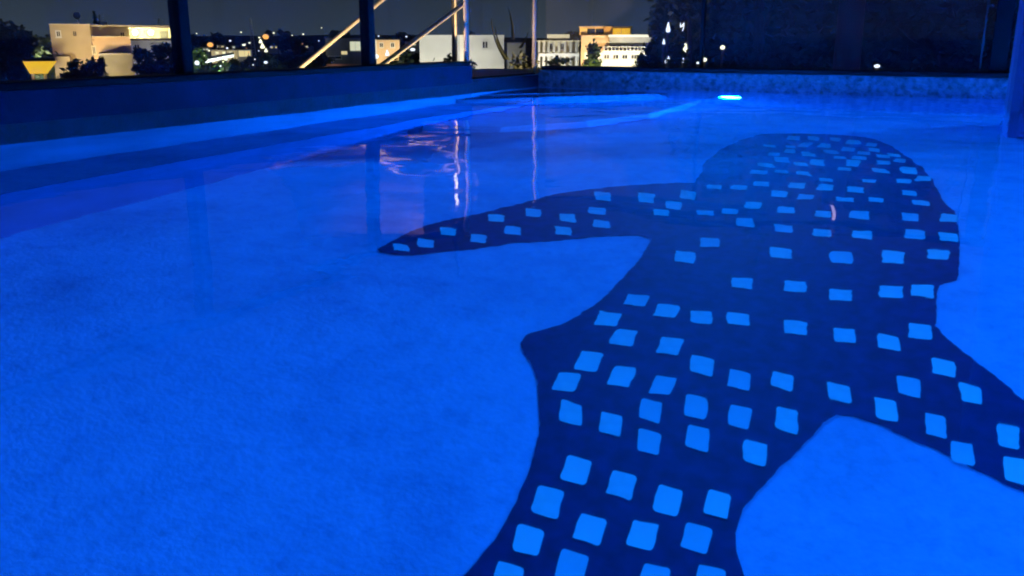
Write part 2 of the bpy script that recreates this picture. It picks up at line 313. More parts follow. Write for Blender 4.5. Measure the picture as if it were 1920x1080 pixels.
SPOTS = [
(-.744,1.814,.033,.002,-.009,.042), (-.632,1.812,.033,.002,-.007,.042), (-.520,1.810,.032,.001,-.005,.042), (-.414,1.845,.031,.000,-.003,.042),
(-.761,1.696,.033,.003,-.009,.041), (-.755,1.580,.033,.004,-.009,.039), (-.647,1.665,.033,.003,-.007,.040), (-.540,1.695,.032,.002,-.005,.040),
(-.431,1.731,.032,.001,-.003,.041), (-.644,1.559,.032,.004,-.007,.038), (-.751,1.474,.032,.005,-.009,.036), (-.479,1.597,.031,.003,-.004,.038),
(-.375,1.632,.031,.002,-.002,.038), (-.838,1.993,.032,.002,-.014,.041), (-.731,1.996,.031,.002,-.013,.042), (-.655,2.086,.032,.000,-.011,.042),
(-.550,2.141,.032,-.000,-.009,.042), (-.437,2.143,.030,-.001,-.007,.043), (-.327,2.171,.029,-.002,-.006,.044), (-.619,1.970,.031,.001,-.011,.042),
(-.513,2.030,.030,.000,-.009,.043), (-.373,2.033,.030,-.001,-.007,.043), (-.898,2.107,.032,.009,-.006,.043), (-.773,2.190,.032,.008,-.004,.044),
(-.661,2.197,.031,.007,-.003,.044), (-.479,2.289,.033,-.002,-.008,.042), (-.370,2.320,.032,-.003,-.006,.042), (-.227,2.319,.030,-.001,-.008,.042),
(-.111,2.289,.028,-.001,-.006,.043), (.003,2.262,.026,-.001,-.005,.044), (.066,2.177,.026,-.001,-.004,.043), (.159,2.265,.025,-.002,-.002,.044),
(.177,2.147,.026,-.002,-.002,.043), (-.879,2.217,.033,.009,-.006,.045), (-.591,2.315,.035,-.002,-.009,.043), (-.834,2.365,.035,.008,-.006,.047),
(-.700,2.372,.034,.007,-.004,.048), (-.917,2.448,.036,.008,-.007,.045), (-.880,2.602,.038,.007,-.006,.045), (-.771,2.571,.036,.007,-.005,.046),
(-.664,2.573,.035,.008,-.012,.042), (-.559,2.603,.035,.007,-.011,.043), (-.390,2.609,.034,.006,-.009,.045), (-.255,2.608,.032,.005,-.007,.046),
(-.138,2.607,.032,-.004,-.006,.047), (-.064,2.703,.032,.004,-.004,.047), (.006,2.515,.030,-.003,-.004,.045), (-.067,2.398,.029,-.002,-.005,.042),
(.072,2.409,.027,-.003,-.003,.043), (-.601,2.854,.037,.006,-.011,.046), (-.444,2.878,.036,.005,-.009,.046), (-.302,2.858,.035,.005,-.007,.045),
(-.166,2.919,.035,.004,-.005,.046), (-.080,2.954,.034,.003,-.003,.047), (-.834,2.983,.039,.007,-.015,.051), (-.795,3.154,.038,.006,-.013,.049),
(-.539,3.135,.038,.005,-.011,.053), (-.349,3.156,.037,.004,-.008,.054), (-.194,3.213,.036,.003,-.005,.055), (-.063,3.281,.035,.002,-.003,.056),
(-.722,3.401,.035,.004,-.011,.046), (-.583,3.386,.035,.003,-.009,.048), (-.446,3.378,.035,.003,-.008,.050), (-.312,3.406,.035,.002,-.006,.051),
(-.149,3.461,.034,.001,-.004,.052), (-.043,3.465,.034,.001,-.003,.053), (-.902,3.484,.035,.004,-.012,.042), (-.818,3.542,.035,.003,-.011,.042),
(-.756,3.649,.035,.002,-.010,.044), (-.617,3.620,.034,.002,-.008,.044), (-.475,3.611,.033,.002,-.007,.044), (-.356,3.638,.033,.001,-.006,.045),
(-.182,3.669,.032,.001,-.004,.047), (-.054,3.697,.032,.000,-.002,.048), (-.704,3.859,.036,.001,-.009,.046), (-.588,3.838,.035,.001,-.008,.046),
(-.443,3.846,.034,.001,-.006,.046), (-.330,3.887,.033,-.000,-.005,.047), (-.155,3.903,.032,-.001,-.003,.047), (-.802,4.005,.037,.001,-.010,.046),
(-.871,3.903,.037,.001,-.011,.046), (-.976,3.881,.037,.002,-.012,.045), (-.663,4.028,.036,.000,-.009,.047), (-.544,4.031,.035,-.000,-.007,.047),
(-.426,4.034,.035,-.000,-.006,.048), (-.202,4.054,.033,-.001,-.004,.048), (-.865,4.240,.037,-.001,-.011,.050), (-.783,4.287,.036,-.001,-.010,.051),
(-.678,4.289,.036,-.001,-.009,.051), (-.569,4.186,.036,-.001,-.008,.049), (-.388,4.254,.035,-.002,-.006,.050), (-.243,4.295,.034,-.002,-.004,.050),
(-.173,4.367,.034,-.003,-.003,.052), (-.868,4.415,.036,-.002,-.011,.053), (-.826,4.581,.036,-.003,-.011,.056), (-.730,4.514,.036,-.002,-.010,.055),
(-.660,4.571,.035,-.003,-.009,.056), (-.502,4.617,.034,-.003,-.007,.057), (-.373,4.666,.034,-.004,-.006,.057), (-.302,4.753,.033,-.005,-.005,.059),
(-.513,4.444,.035,-.002,-.007,.053), (-.355,4.477,.034,-.003,-.005,.054), (-.245,4.517,.034,-.003,-.004,.054), (-.984,5.008,.035,-.005,-.014,.065),
(-.895,4.731,.036,-.003,-.012,.059), (-.844,4.857,.035,-.004,-.012,.062), (-.737,4.778,.035,-.004,-.010,.060), (-.866,5.037,.035,-.005,-.012,.065),
(-.806,5.122,.034,-.006,-.011,.067), (-.704,5.123,.034,-.006,-.010,.067), (-.915,5.315,.036,-.007,-.014,.074), (-.819,5.354,.036,-.007,-.012,.075),
(-.691,5.361,.035,-.007,-.010,.074), (-.582,5.274,.034,-.007,-.009,.070), (-.579,5.037,.034,-.005,-.008,.065), (-.489,5.228,.033,-.007,-.007,.068),
(-.647,4.918,.034,-.005,-.009,.063), (-.578,4.742,.034,-.004,-.008,.059), (-.488,4.761,.034,-.004,-.007,.059), (-.489,4.944,.034,-.005,-.007,.063),
(-.451,5.068,.033,-.006,-.007,.065), (-.401,4.875,.033,-.005,-.006,.061), (-.350,4.945,.033,-.005,-.005,.063), (-1.188,3.602,.038,.001,-.021,.061),
(-1.042,3.703,.038,.000,-.019,.064), (-1.051,3.545,.036,.001,-.018,.057), (-1.065,3.415,.035,.002,-.017,.052), (-1.365,3.550,.039,.002,-.024,.061),
(-1.301,3.334,.036,.003,-.020,.051), (-1.227,3.187,.034,.004,-.018,.045), (-1.368,3.201,.035,.004,-.020,.047), (-1.325,3.052,.034,.005,-.018,.041),
(-1.523,3.203,.036,.005,-.023,.049), (-1.495,2.968,.034,.006,-.020,.040), (-1.627,3.073,.036,.006,-.024,.045), (-1.572,2.831,.033,.007,-.020,.037),
(-1.711,2.842,.034,.007,-.023,.038), (-1.721,2.708,.032,.008,-.021,.034), (-1.776,2.628,.032,.008,-.022,.033), (-.667,1.415,.031,.005,-.007,.035),
(-.576,1.472,.031,.004,-.006,.036), (-.474,1.499,.031,.003,-.004,.036), (-.377,1.535,.030,.002,-.002,.036), (-.739,1.392,.032,.005,-.009,.035),
(-.743,1.310,.031,.006,-.009,.033), (-.627,1.331,.031,.005,-.007,.033), (-.522,1.394,.030,.004,-.005,.034), (-.414,1.419,.030,.003,-.003,.034),
(-.326,1.469,.029,.003,-.001,.035), (.231,2.229,.025,-.002,-.001,.044), (.240,2.108,.025,-.002,-.001,.042)]

def mosaic():
    t = thing('whale_shark_mosaic', 'dark navy spotted sea creature with spread fins inlaid in the pool floor', 'mosaic', (0, 0, -DEEP))
    bm = bmesh.new(); n_ = len(OUTLINE)
    lo = [bm.verts.new((x, y, .0003)) for x, y in OUTLINE]; hi = [bm.verts.new((x, y, .0014)) for x, y in OUTLINE]
    for tri in tessellate_polygon([[Vector((x, y, 0)) for x, y in OUTLINE]]): bm.faces.new([hi[i] for i in tri])
    for i in range(n_): bm.faces.new((lo[i], lo[(i+1) % n_], hi[(i+1) % n_], hi[i]))
    obj('body_inlay', bm, M_body, t)
    for cx, cy, ux, uy, vx, vy in SPOTS:
        pts = []
        k4 = [rnd.uniform(.90, .98) for _ in range(4)]           # square with slightly chipped corners, each a bit different
        for q, (sx, sy) in enumerate(((1, 1), (-1, 1), (-1, -1), (1, -1))):
            tri = [(1, .74), (k4[q], k4[q]), (.74, 1)] if sx * sy > 0 else [(.74, 1), (k4[q], k4[q]), (1, .74)]
            for a, b in tri:
                a *= sx * .92; b *= sy * .92
                pts.append((a * ux + b * vx, a * uy + b * vy))
        bm = bmesh.new(); prism(bm, pts, .0014, .0022)
        o = obj('spot_tile', bm, M_spots[rnd.randrange(3)], t); o.location = (cx, cy, 0)
mosaic()

# ------------------------------------------------------------------ pillar
bm = bmesh.new(); bx(bm, .145, .80, 5.72, 6.45, -DEEP + .002, 3.6)
tag(obj('plaster_pillar', bm, M_plaster, bevel=.06), 'rounded violet blue plaster pillar rising from the water at the right edge', 'pillar')

# ------------------------------------------------------------------ glass windscreens standing on the pool walls
TOP = .84
fl = thing('glass_windscreen', 'long glass windscreen with thick dark posts on the left pool wall', 'glass fence', (XL - .08, 0, WL), 0, 'glass windscreens around the pool')
boxo('bottom_rail', (-.085, .088, -3, 5.93, .001, .032), M_frame, fl, .006)
boxo('top_rail', (-.03, .03, -3, 5.93, TOP - .06, TOP), M_frame, fl, .006)
pys = [-2.6, -.6, 1.3, 3.28, 4.79]
for y in pys: boxo('post', (-.035, .035, y - .033, y + .033, .033, TOP - .061), M_frame, fl, .006)
for a, b in zip(pys, pys[1:] + [5.94]): boxo('pane', (-.005, .005, a + .034, b - (.034 if b < 5.9 else .02), .033, TOP - .061), M_pane, fl)
fg = thing('glass_gate', 'clear corner glass panel between two slim brass toned steel posts', 'glass fence', (XL - .08, 0, WG), 0, 'glass windscreens around the pool')
for y in (5.97, 7.13): tubeo('steel_post', [(.03, y, .001), (.03, y, TOP + WL - WG)], .0185, M_brass, fg, 14)
boxo('pane', (.025, .035, 5.992, 7.108, .012, TOP + WL - WG - .02), M_pane, fg)
boxo('bottom_rail', (.01, .05, 5.992, 7.108, .001, .011), M_frame, fg)
ff = thing('glass_windscreen', 'glass windscreen with dark posts along the far pool wall', 'glass fence', (0, YF + .08, WF), 0, 'glass windscreens around the pool')
TF = TOP + WL - WF
boxo('bottom_rail', (XL + .03, 2.5, -.088, .06, .001, .035), M_frame, ff, .006)
boxo('top_rail', (XL + .03, 2.5, -.03, .03, TF - .06, TF), M_frame, ff, .006)
for x, w in ((-1.97, .012), (.09, .055), (1.9, .055)): boxo('post', (x - w, x + w, -.03, .03, .036, TF - .061), M_frame, ff, .006)
tubeo('stay_rod', [(-.02, -.035, .036), (-.02, -.035, TF - .06)], .006, M_dim, ff)
xs = [(XL + .03, .0), (-1.97, .013), (.09, .056), (1.9, .056)]
for (a, wa), (b, wb) in zip(xs, xs[1:]): boxo('pane', (a + wa, b - wb, -.005, .005, .036, TF - .061), M_pane_haze, ff)

# ------------------------------------------------------------------ stair outside the left windscreen, its handrails show above the sill
st = thing('outdoor_stair', 'outdoor stair whose two brass toned handrails slant up behind the left glass', 'stair', (-4.35, 7.45, -5.5))
NT = 20
for k in range(NT):                                              # k = 0 is the topmost tread, just under the landing
    y = -.38 * (k + 1); z = 5.5 + .05 - .17 * (k + 1)
    boxo('tread', (-.5, .5, y, y + .41 if k else y + .378, z - .05, z), M_pale, st, .006)
for s_ in (-1, 1):
    bm = bmesh.new(); y0, z0, y1, z1 = -.38 * NT, 5.5 + .05 - .17 * NT, -.01, 5.5 - .12
    v = [bm.verts.new((s_ * .53 + dx, y, z)) for dx in (-.02, .02) for y, z in ((y0, z0 - .3), (y1, z1 - .3), (y1, z1 + .05), (y0, z0 + .05))]
    for q in ((0,1,2,3), (7,6,5,4), (0,4,5,1), (1,5,6,2), (2,6,7,3), (3,7,4,0)): bm.faces.new([v[i] for i in q])
    obj('stringer', bm, M_frame, st)
G = 5.5
ra = [(.53, -4.2, G - .65), (.53, -1.97, G + .1995), (.53, -.733, G + .671), (.53, -.70, G + .684)]
rb = [(-.53, -4.2, G - 1.02), (-.53, -1.57, G + .155), (-.53, -.37, G + .722), (-.53, .35, G + 1.02), (-.53, .93, G + 1.03)]
for r_ in (ra, rb):
    h = tubeo('handrail', r_, .0175, M_brass, st, 12)
    for q in (r_[0], r_[-1]): tubeo('baluster', [(q[0], q[1], q[2] - .96), (q[0], q[1], q[2] - .01)], .013, M_brass, h)
# floodlight below the deck that washes the stair and its rails
fl_t = thing('flood_light', 'flood light at the foot of the terrace wall beside the outdoor stair', 'flood light', (-3.68, 3.9, -5.5), 0, 'flood lights on the ground before the houses')
tubeo('mast', [(0, 0, 0), (0, 0, 3.8)], .04, M_frame, fl_t); boxo('housing', (-.1, .1, -.1, .1, 3.8, 4.0), M_frame, fl_t, .01)
d_ = Vector((-4.1, 6.5, .75)) - Vector((-3.68, 3.9, -1.4))
lamp('stair_flood_beam', 'SPOT', (0, 0, 4.1), STAIR_W, (1., .70, .36), fl_t, rot=d_.to_track_quat('-Z', 'Y').to_euler(), size=.06, spot=64)
fl_u = thing('flood_light', 'flood light on a mast outside the stair aimed at the steel posts', 'flood light', (-5.3, 3.6, -5.5), 0, 'flood lights on the ground before the houses')
tubeo('mast', [(0, 0, 0), (0, 0, 4.3)], .04, M_frame, fl_u); boxo('housing', (-.1, .1, -.1, .1, 4.3, 4.5), M_frame, fl_u, .01)
d_ = Vector((-3.42, 6.5, .35)) - Vector((-5.3, 3.6, -.9))
lamp('post_flood_beam', 'SPOT', (0, 0, 4.6), POST_W, (1., .68, .42), fl_u, rot=d_.to_track_quat('-Z', 'Y').to_euler(), size=.06, spot=36)
# sail on tall masts, added out of view so the pool mirrors its violet glow
def sail():
    fs = Frame(640, 16); t = fs.thing('added_sail', 'pale sail on tall masts beyond the stair, added unseen for its glow mirrored in the water', 'shade sail')
    M3 = [(fs.pt(341, 70)[0], 0), (fs.pt(689, 70, 2.)[0], 2.), (fs.pt(850, 70, .5)[0], .5)]
    for x, y in M3: tubeo('mast', [(x, y, 0), (x, y, -GROUND + 4.0)], .03, M_frame, t, 8)
    z = lambda h: h - GROUND
    C4 = [Vector(p) for p in ((M3[0][0] + 1.1, 0, z(1.5)), (M3[2][0] - .1, .5, z(1.3)), (M3[2][0] - .5, 1.0, z(3.4)), (M3[0][0] + 1.6, 1.6, z(3.6)))]
    bm = bmesh.new(); gv = []
    for i in range(13):
        gv.append([])
        for j in range(13):
            a, b = i / 12, j / 12
            ea, eb = a - .64 * (a - .5) * b * (1 - b), b - .64 * (b - .5) * a * (1 - a)                 # edges curve inwards
            p = (C4[0] * (1 - ea) + C4[1] * ea) * (1 - eb) + (C4[3] * (1 - ea) + C4[2] * ea) * eb
            gv[-1].append(bm.verts.new(p + Vector((0, 0, -.2 * a * (1 - a) * b * (1 - b) * 16))))
    for i in range(12):
        for j in range(12): bm.faces.new((gv[i][j], gv[i+1][j], gv[i+1][j+1], gv[i][j+1]))
    o = obj('cloth', bm, mat('sail_cloth', (.60, .46, .44), .9, var=.3, scale=2.), t, smooth=True)
    sm = o.modifiers.new('thickness', 'SOLIDIFY'); sm.thickness = .004
    for c, m_ in zip(C4, (M3[0], M3[2], M3[1], M3[0])): tubeo('stay_wire', [c, (m_[0], m_[1], z(3.9))], .004, M_frame, t, 6)
    lamp('added_sail_light', 'SPOT', (.3, -1.6, z(-4.4)), SAIL_W, (1., .62, .50), t, rot=(math.radians(160), 0, 0), size=.06, spot=70)  # added lamp, there only to make the sail glow in the water
    boxo('added_lamp_housing', (.2, .4, -1.75, -1.55, z(-5.5), z(-4.5)), M_frame, t, .01)
sail()

# ------------------------------------------------------------------ the town below: ground and hills
M_ground = mat('town_ground', (.045, .05, .045), .9, var=.5, scale=.05)
M_hill = mat('hill_scrub', (.03, .035, .03), .95, var=.5, scale=.01)
bm = bmesh.new(); bmesh.ops.create_circle(bm, cap_ends=True, segments=64, radius=6000, matrix=Matrix.Translation((0, 0, GROUND)))
struct('ground', bm, M_ground)
bm = bmesh.new(); prev = None
for k in range(81):                                              # a low ridge far behind the town
    a = math.radians(-75 + 150 * k / 80); D = 2600
    h = 3 + 9 * noise.noise((k * .13, 0, 4)) + 5 * noise.noise((k * .5, 2, 4))
    c = [bm.verts.new((math.sin(a - YAW) * r, math.cos(a - YAW) * r, z)) for r, z in ((D - 500, GROUND - 1), (D, h), (D + 700, GROUND - 1))]
    if prev:
        for i in range(2): bm.faces.new((prev[i], c[i], c[i+1], prev[i+1]))
    prev = c
struct('hills', bm, M_hill, smooth=True)

# ------------------------------------------------------------------ town materials
M_tan = mat('tan_render', (.50, .41, .26), .85, var=.12, scale=.6, bump=.2, bscale=8)
M_peach = mat('peach_render', (.66, .47, .28), .85, var=.08, scale=.5, bump=.2, bscale=8)
M_white = mat('white_render', (.74, .73, .68), .8, var=.08, scale=.6, bump=.2, bscale=8)
M_cream = mat('cream_render', (.70, .64, .46), .85, var=.1, scale=.6)
M_grey = mat('grey_concrete', (.28, .28, .27), .85, var=.2, scale=.8)
M_olive = mat('olive_render', (.15, .15, .115), .85, var=.2, scale=.8)
M_slab = mat('dark_slab', (.05, .045, .04), .8, var=.2)
M_dkwin = mat('dark_window_glass', (.02, .022, .03), .1, var=.1)
M_orange = mat('orange_render', (.75, .48, .16), .8, var=.1, scale=.6)
M_bark = mat('bark', (.09, .065, .045), .9, var=.3, scale=6, bump=.5, bscale=20)
M_leaf = mat('leaves_dark', (.035, .06, .03), .6, var=.5, scale=.8)
M_leaf2 = mat('leaves_mid', (.06, .10, .035), .6, var=.5, scale=.8)
M_frond = mat('palm_fronds', (.16, .15, .06), .6, var=.4, scale=2)
M_post = mat('painted_lamp_post', (.10, .09, .10), .5, metal=.3, var=.2)
def glow(name, c, s): return mat(name, tuple(min(1, x * .8) for x in c), .5, emit=c, es=s)
G_warm = glow('lit_window_warm', (1., .78, .36), .95)
G_yel = glow('lit_window_yellow', (1., .56, .03), 1.05)
G_white = glow('lit_globe_white', (.95, .97, 1.), 1.6)
G_cream = glow('lit_globe_cream', (1., .92, .62), 2.0)
G_amber = glow('lit_globe_amber', (1., .45, .10), 1.5)
G_pale = glow('lit_window_pale', (.95, .92, .62), .85)

# ------------------------------------------------------------------ builders
def window(parent, fr, px0, r0, px1, r1, y, m, frame=M_white, sill=True, fw=.12):
    """a recessed-looking window standing in its frame on the facade plane y"""
    xa, zt = fr.pt(px0, r0, y); xb, zb = fr.pt(px1, r1, y)
    o = boxo('window', (xa, xb, y - .03, y + .02, zb, zt), m, parent)
    bm = bmesh.new()
    for b in ((xa - fw, xa, zb - fw, zt + fw), (xb, xb + fw, zb - fw, zt + fw), (xa, xb, zt, zt + fw), (xa, xb, zb - fw, zb), ((xa + xb) / 2 - .03, (xa + xb) / 2 + .03, zb, zt)):
        bx(bm, b[0], b[1], y - .09, y + .02, b[2], b[3])
    obj('frame', bm, frame, o)
    if sill: boxo('sill', (xa - fw * 1.5, xb + fw * 1.5, y - .2, y + .02, zb - fw - .07, zb - fw - .003), frame, o)
    return o

def leaves(bm, c, r, n, size, seed, hollow=.35):
    """leaf-sized faces in uneven clumps through an ellipsoid"""
    q = random.Random(seed)
    clumps = []
    for _ in range(max(8, n // 45)):
        while True:
            v = Vector((q.uniform(-1, 1), q.uniform(-1, 1), q.uniform(-1, 1)))
            if hollow < v.length < 1: break
        clumps.append((v, q.uniform(.16, .34)))
    for _ in range(n):
        v, s = clumps[q.randrange(len(clumps))]
        p = v + Vector((q.gauss(0, 1), q.gauss(0, 1), q.gauss(0, .8))) * s * .55
        p = Vector((c[0] + p.x * r[0], c[1] + p.y * r[1], c[2] + p.z * r[2]))
        a = Vector((q.gauss(0, 1), q.gauss(0, 1), q.gauss(0, .6))).normalized()
        b = a.cross(Vector((q.gauss(0, 1), q.gauss(0, 1), q.gauss(0, 1)))).normalized()
        k = size * q.uniform(.6, 1.4)
        vs_ = [bm.verts.new(p + a * k * i + b * k * .5 * j) for i, j in ((-1, 0), (0, -1), (1, 0), (0, 1))]
        bm.faces.new(vs_)

def tree(name, label, px, row_top, D, w_px, n=900, m=M_leaf, size=.35, crown=.75, group=None, seed=None, ground=GROUND):
    fr = Frame(px, D, ground); t = fr.thing(name, label, 'tree' if crown < .93 else 'shrub', group)
    seed = seed if seed is not None else int(px * 7 + D)
    q = random.Random(seed)
    h = fr.pt(px, row_top)[1]; rw = w_px * D / F / 2
    cz = h * (1 - crown / 2); rz = h * crown / 2
    bm = bmesh.new(); rt = max(.05, h * .022)
    tube(bm, [(0, 0, 0), (.1 * rt, 0, h * .3), (q.uniform(-.1, .1) * rw, 0, h * .75)], [rt * 1.4, rt, rt * .35], 8)
    for k in range(6):
        a = q.uniform(0, 6.28); z0 = h * (1 - crown) + q.uniform(.05, .5) * h * crown
        tube(bm, [(0, 0, z0), (math.cos(a) * rw * .6, math.sin(a) * rw * .6, z0 + rz * .45)], [rt * .5, rt * .15], 5)
    obj('trunk', bm, M_bark, t)
    bm = bmesh.new(); leaves(bm, (0, 0, cz), (rw, rw, rz), n, size, seed); obj('crown', bm, m, t)
    return t

def globe_lamp(label, px, row, D, r_px, m, stretch=1., post=True, power=0, color=(1, .9, .7), group='glowing lamps in the town', ground=GROUND, name='globe_lamp'):
    fr = Frame(px, D, ground); t = fr.thing(name, label, 'lamp', group)
    z = fr.pt(px, row)[1]; r = r_px * D / F
    bm = bmesh.new()
    if stretch > 1.05:                                            # drop-shaped shade, wider low down
        zs = [(-1, .55), (-.8, .95), (-.45, 1.), (0, .72), (.45, .5), (.8, .34), (1, .12)]
        tube(bm, [(0, 0, z + q * r * stretch) for q, _ in zs], [r * w for _, w in zs], 12)
    else: blob(bm, (0, 0, z), r, r, r * stretch, 12, 8)
    obj('globe', bm, m, t, smooth=True)
    tubeo('post', [(0, 0, 0), (0, 0, z - r * stretch * .95)], max(.03, r * .16), M_post, t, 8)
    tubeo('collar', [(0, 0, z - r * stretch * 1.08), (0, 0, z - r * stretch * .86)], r * .45, M_post, t, 10)
    if power: lamp('globe_lamp_light', 'POINT', (0, -r * 1.6, z), power, color, t, size=r)
    return t

def street_lamp(label, px, row, D, m, side=1, head=.5, group='street lamps in the town', power=0, color=(1, .9, .7)):
    fr = Frame(px, D); t = fr.thing('street_lamp', label, 'street lamp', group)
    z = fr.pt(px, row)[1]; x = -side * head * 2.2
    tubeo('post', [(x, 0, 0), (x, 0, z * .9), (x * .8, 0, z + .12), (x * .3, 0, z + .18)], [.09, .07, .05, .04], M_post, t, 8)
    bm = bmesh.new(); tube(bm, [(-head * .6, 0, z + .1), (0, 0, z + .12), (head * .6, 0, z + .08)], [.09, .16, .08], 10); hd = obj('lamp_head', bm, M_post, t)
    bm = bmesh.new(); blob(bm, (0, 0, z - .02), head * .55, head * .4, .14 + head * .12, 12, 8); obj('lens', bm, m, t, smooth=True)
    if power: lamp('street_lamp_light', 'POINT', (0, 0, z - .3), power, color, t, size=.2)
    return t

def flood(label, fr, x, y, target, power, color, spot=110, z=.5):
    """ground floodlight aimed at a facade; hidden from here by the pool terrace"""
    p = fr.o + Matrix.Rotation(fr.rz, 3, 'Z') @ Vector((x, y, 0))
    t = thing('flood_light', label, 'flood light', p, fr.rz, 'flood lights on the ground before the houses')
    tubeo('mast', [(0, -.07, 0), (0, -.07, z - .12)], .06, M_post, t, 8)
    boxo('housing', (-.3, .3, -.22, .08, z - .12, z + .18), M_post, t, .02)
    boxo('lens', (-.26, .26, .081, .10, z - .09, z + .15), G_cream, t)
    d = Vector(target) - Vector((x, y + .2, z))
    q = d.to_track_quat('-Z', 'Y').to_euler()
    l = lamp('flood_beam', 'SPOT', (0, .25, z + .03), power, color, t, rot=q, size=.2, spot=spot)
    return t

WARM = (1., .80, .50); AMB = (1., .66, .30); WHT = (1., .95, .84)

# ------------------------------------------------------------------ the tan villa on the left
fr = Frame(205, 110)
v = fr.thing('villa', 'tan flat roofed villa with a brightly lit upper terrace on the far left', 'house')
B = fr.box
B('wall', 92, 46, 168, None, 0, 9, M_tan, v)
B('parapet', 91, 44.6, 169, 46, -.1, 9, M_cream, v)
window(v, fr, 106, 59, 113, 68, 0, M_dkwin); window(v, fr, 137, 59, 143.5, 67.5, 0, M_dkwin, frame=M_tan, sill=False)
B('back_wall', 168.2, 49, 241, None, 3, 9, M_tan, v)
B('terrace_wall', 172, 69, 244, None, -1.6, 2.98, M_peach, v)
B('coping', 171.6, 68, 244.4, 69, -1.75, 2.98, M_cream, v)
window(v, fr, 171.5+2, 73, 176.5, 77, -1.6, M_dkwin, frame=M_peach, sill=False, fw=.05)
window(v, fr, 173.5, 88, 179, 101, -1.6, M_dkwin, frame=M_cream, sill=False)
B('roof_slab', 166, 47, 324, 49.5, 1.2, 9.1, M_cream, v)
B('room_wall', 241.2, 52.4, 322, 71.8, 5.2, 5.5, M_cream, v)
B('side_wall', 318, 49.7, 323, 71.8, 1.4, 5.1, M_cream, v)
B('ceiling_slab', 239, 49.6, 324, 52.2, 1.3, 5.6, M_cream, v)
window(v, fr, 226, 61, 233, 68, 3, M_dkwin, frame=M_tan, sill=False, fw=.05)
xa, zt = fr.pt(299, 58, 5.2); xb, zb = fr.pt(314, 71.6, 5.2)
d_ = boxo('door', (xa, xb, 5.12, 5.198, zb, zt), M_grey, v); boxo('handle', (xa + .15, xa + .2, 5.06, 5.119, zb + .95, zb + 1.15), M_ring, d_)
B('balcony_slab', 242, 72, 328, 76, -1.2, 9, M_slab, v)
B('lower_wall', 245.2, 76.2, 328, None, 1.5, 9, M_white, v)
window(v, fr, 252, 84, 262, 96, 1.5, M_dkwin); window(v, fr, 290, 84, 304, 97, 1.5, M_dkwin)
for px in (253, 283):                                             # the two glaring ceiling globes of the terrace room
    x, z = fr.pt(px, 61, 4.3)
    bm = bmesh.new(); blob(bm, (x, 4.3, z), .34, .34, .34); g_ = obj('ceiling_lamp', bm, G_white, v, smooth=True)
    tubeo('stem', [(x, 4.3, z + .33), (x, 4.3, fr.pt(px, 52.4, 4.3)[1])], .03, M_post, g_)
    lamp('terrace_light', 'POINT', (x, 3.7, z), 600, (1., .86, .42), v, size=.3)
for px, r0 in ((186, 27), (297, 34)):
    x, z = fr.pt(px, r0, 5); _, z1 = fr.pt(px, 47, 5)
    a_ = tubeo('antenna', [(x, 5, z1), (x, 5, z)], .045, M_ring, v, 6)
    bm = bmesh.new()
    for k in range(4): bx(bm, x - .5 + k * .06, x + .5 - k * .06, 4.98, 5.02, z - .2 - k * .22, z - .17 - k * .22)
    obj('crossbars', bm, M_ring, a_)
x, z = fr.pt(148, 46, 5)
bm = bmesh.new(); tube(bm, [(x, 5, z), (x, 5, z + .9)], .04, 6); obj('dish_mast', bm, M_ring, v)
bm = bmesh.new(); blob(bm, (x - .1, 4.9, z + .95), .38, .12, .38); obj('satellite_dish', bm, M_white, v, smooth=True)
x, z = fr.pt(190, 47, 4); boxo('chimney', (x, x + .6, 3.6, 4.2, z, z + .35), M_white, v)
B('garage', 186, 102, 249, None, -6, -1.7, M_olive, v)
B('garage_roof', 184.5, 100.4, 250.5, 102, -6.3, -1.68, M_grey, v)
B('side_annex', 100, 106, 131, None, -3, -.02, M_tan, v)
flood('flood light on the ground before the tan villa wall', fr, -5.6, -14, (-4.5, 0, 4.2), 6000, WARM, 80, z=3.)
flood('flood light on the ground before the peach terrace wall', fr, -2.1, -12, (.9, -1.6, 4.0), 5400, AMB, 80, z=3.4)
flood('flood light on the ground before the white lower floor', fr, 6.5, -5, (5.5, 1.5, 2.6), 900, WHT)

# yellow lit kiosk with a dark roof
fk = Frame(75, 70)
k_ = fk.thing('kiosk', 'small kiosk with a glowing yellow flared canopy under a dark roof', 'kiosk')
fk.box('roof', 44, 109.5, 103, 115, -1.2, 1.6, M_slab, k_)
x0, zt = fk.pt(43, 115.2); x1, _ = fk.pt(106, 115.2); x2, zb = fk.pt(56, 138); x3, _ = fk.pt(89, 138)
bm = bmesh.new()
q0 = [bm.verts.new(p) for p in ((x0, -1.1, zt), (x1, -1.1, zt), (x1, 1.3, zt), (x0, 1.3, zt))]
q1 = [bm.verts.new(p) for p in ((x2, -.5, zb), (x3, -.5, zb), (x3, .8, zb), (x2, .8, zb))]
bm.faces.new(q0[::-1]); bm.faces.new(q1)
for i in range(4): bm.faces.new((q0[i], q0[(i+1) % 4], q1[(i+1) % 4], q1[i]))
obj('canopy', bm, G_yel, k_)
for x in (x2 + .15, x3 - .15): tubeo('leg', [(x, .1, 0), (x, .1, zb)], .09, M_white, k_, 8)
boxo('counter', (x2 - .2, x3 + .2, -.6, .9, 0, 1.0), M_grey, k_)

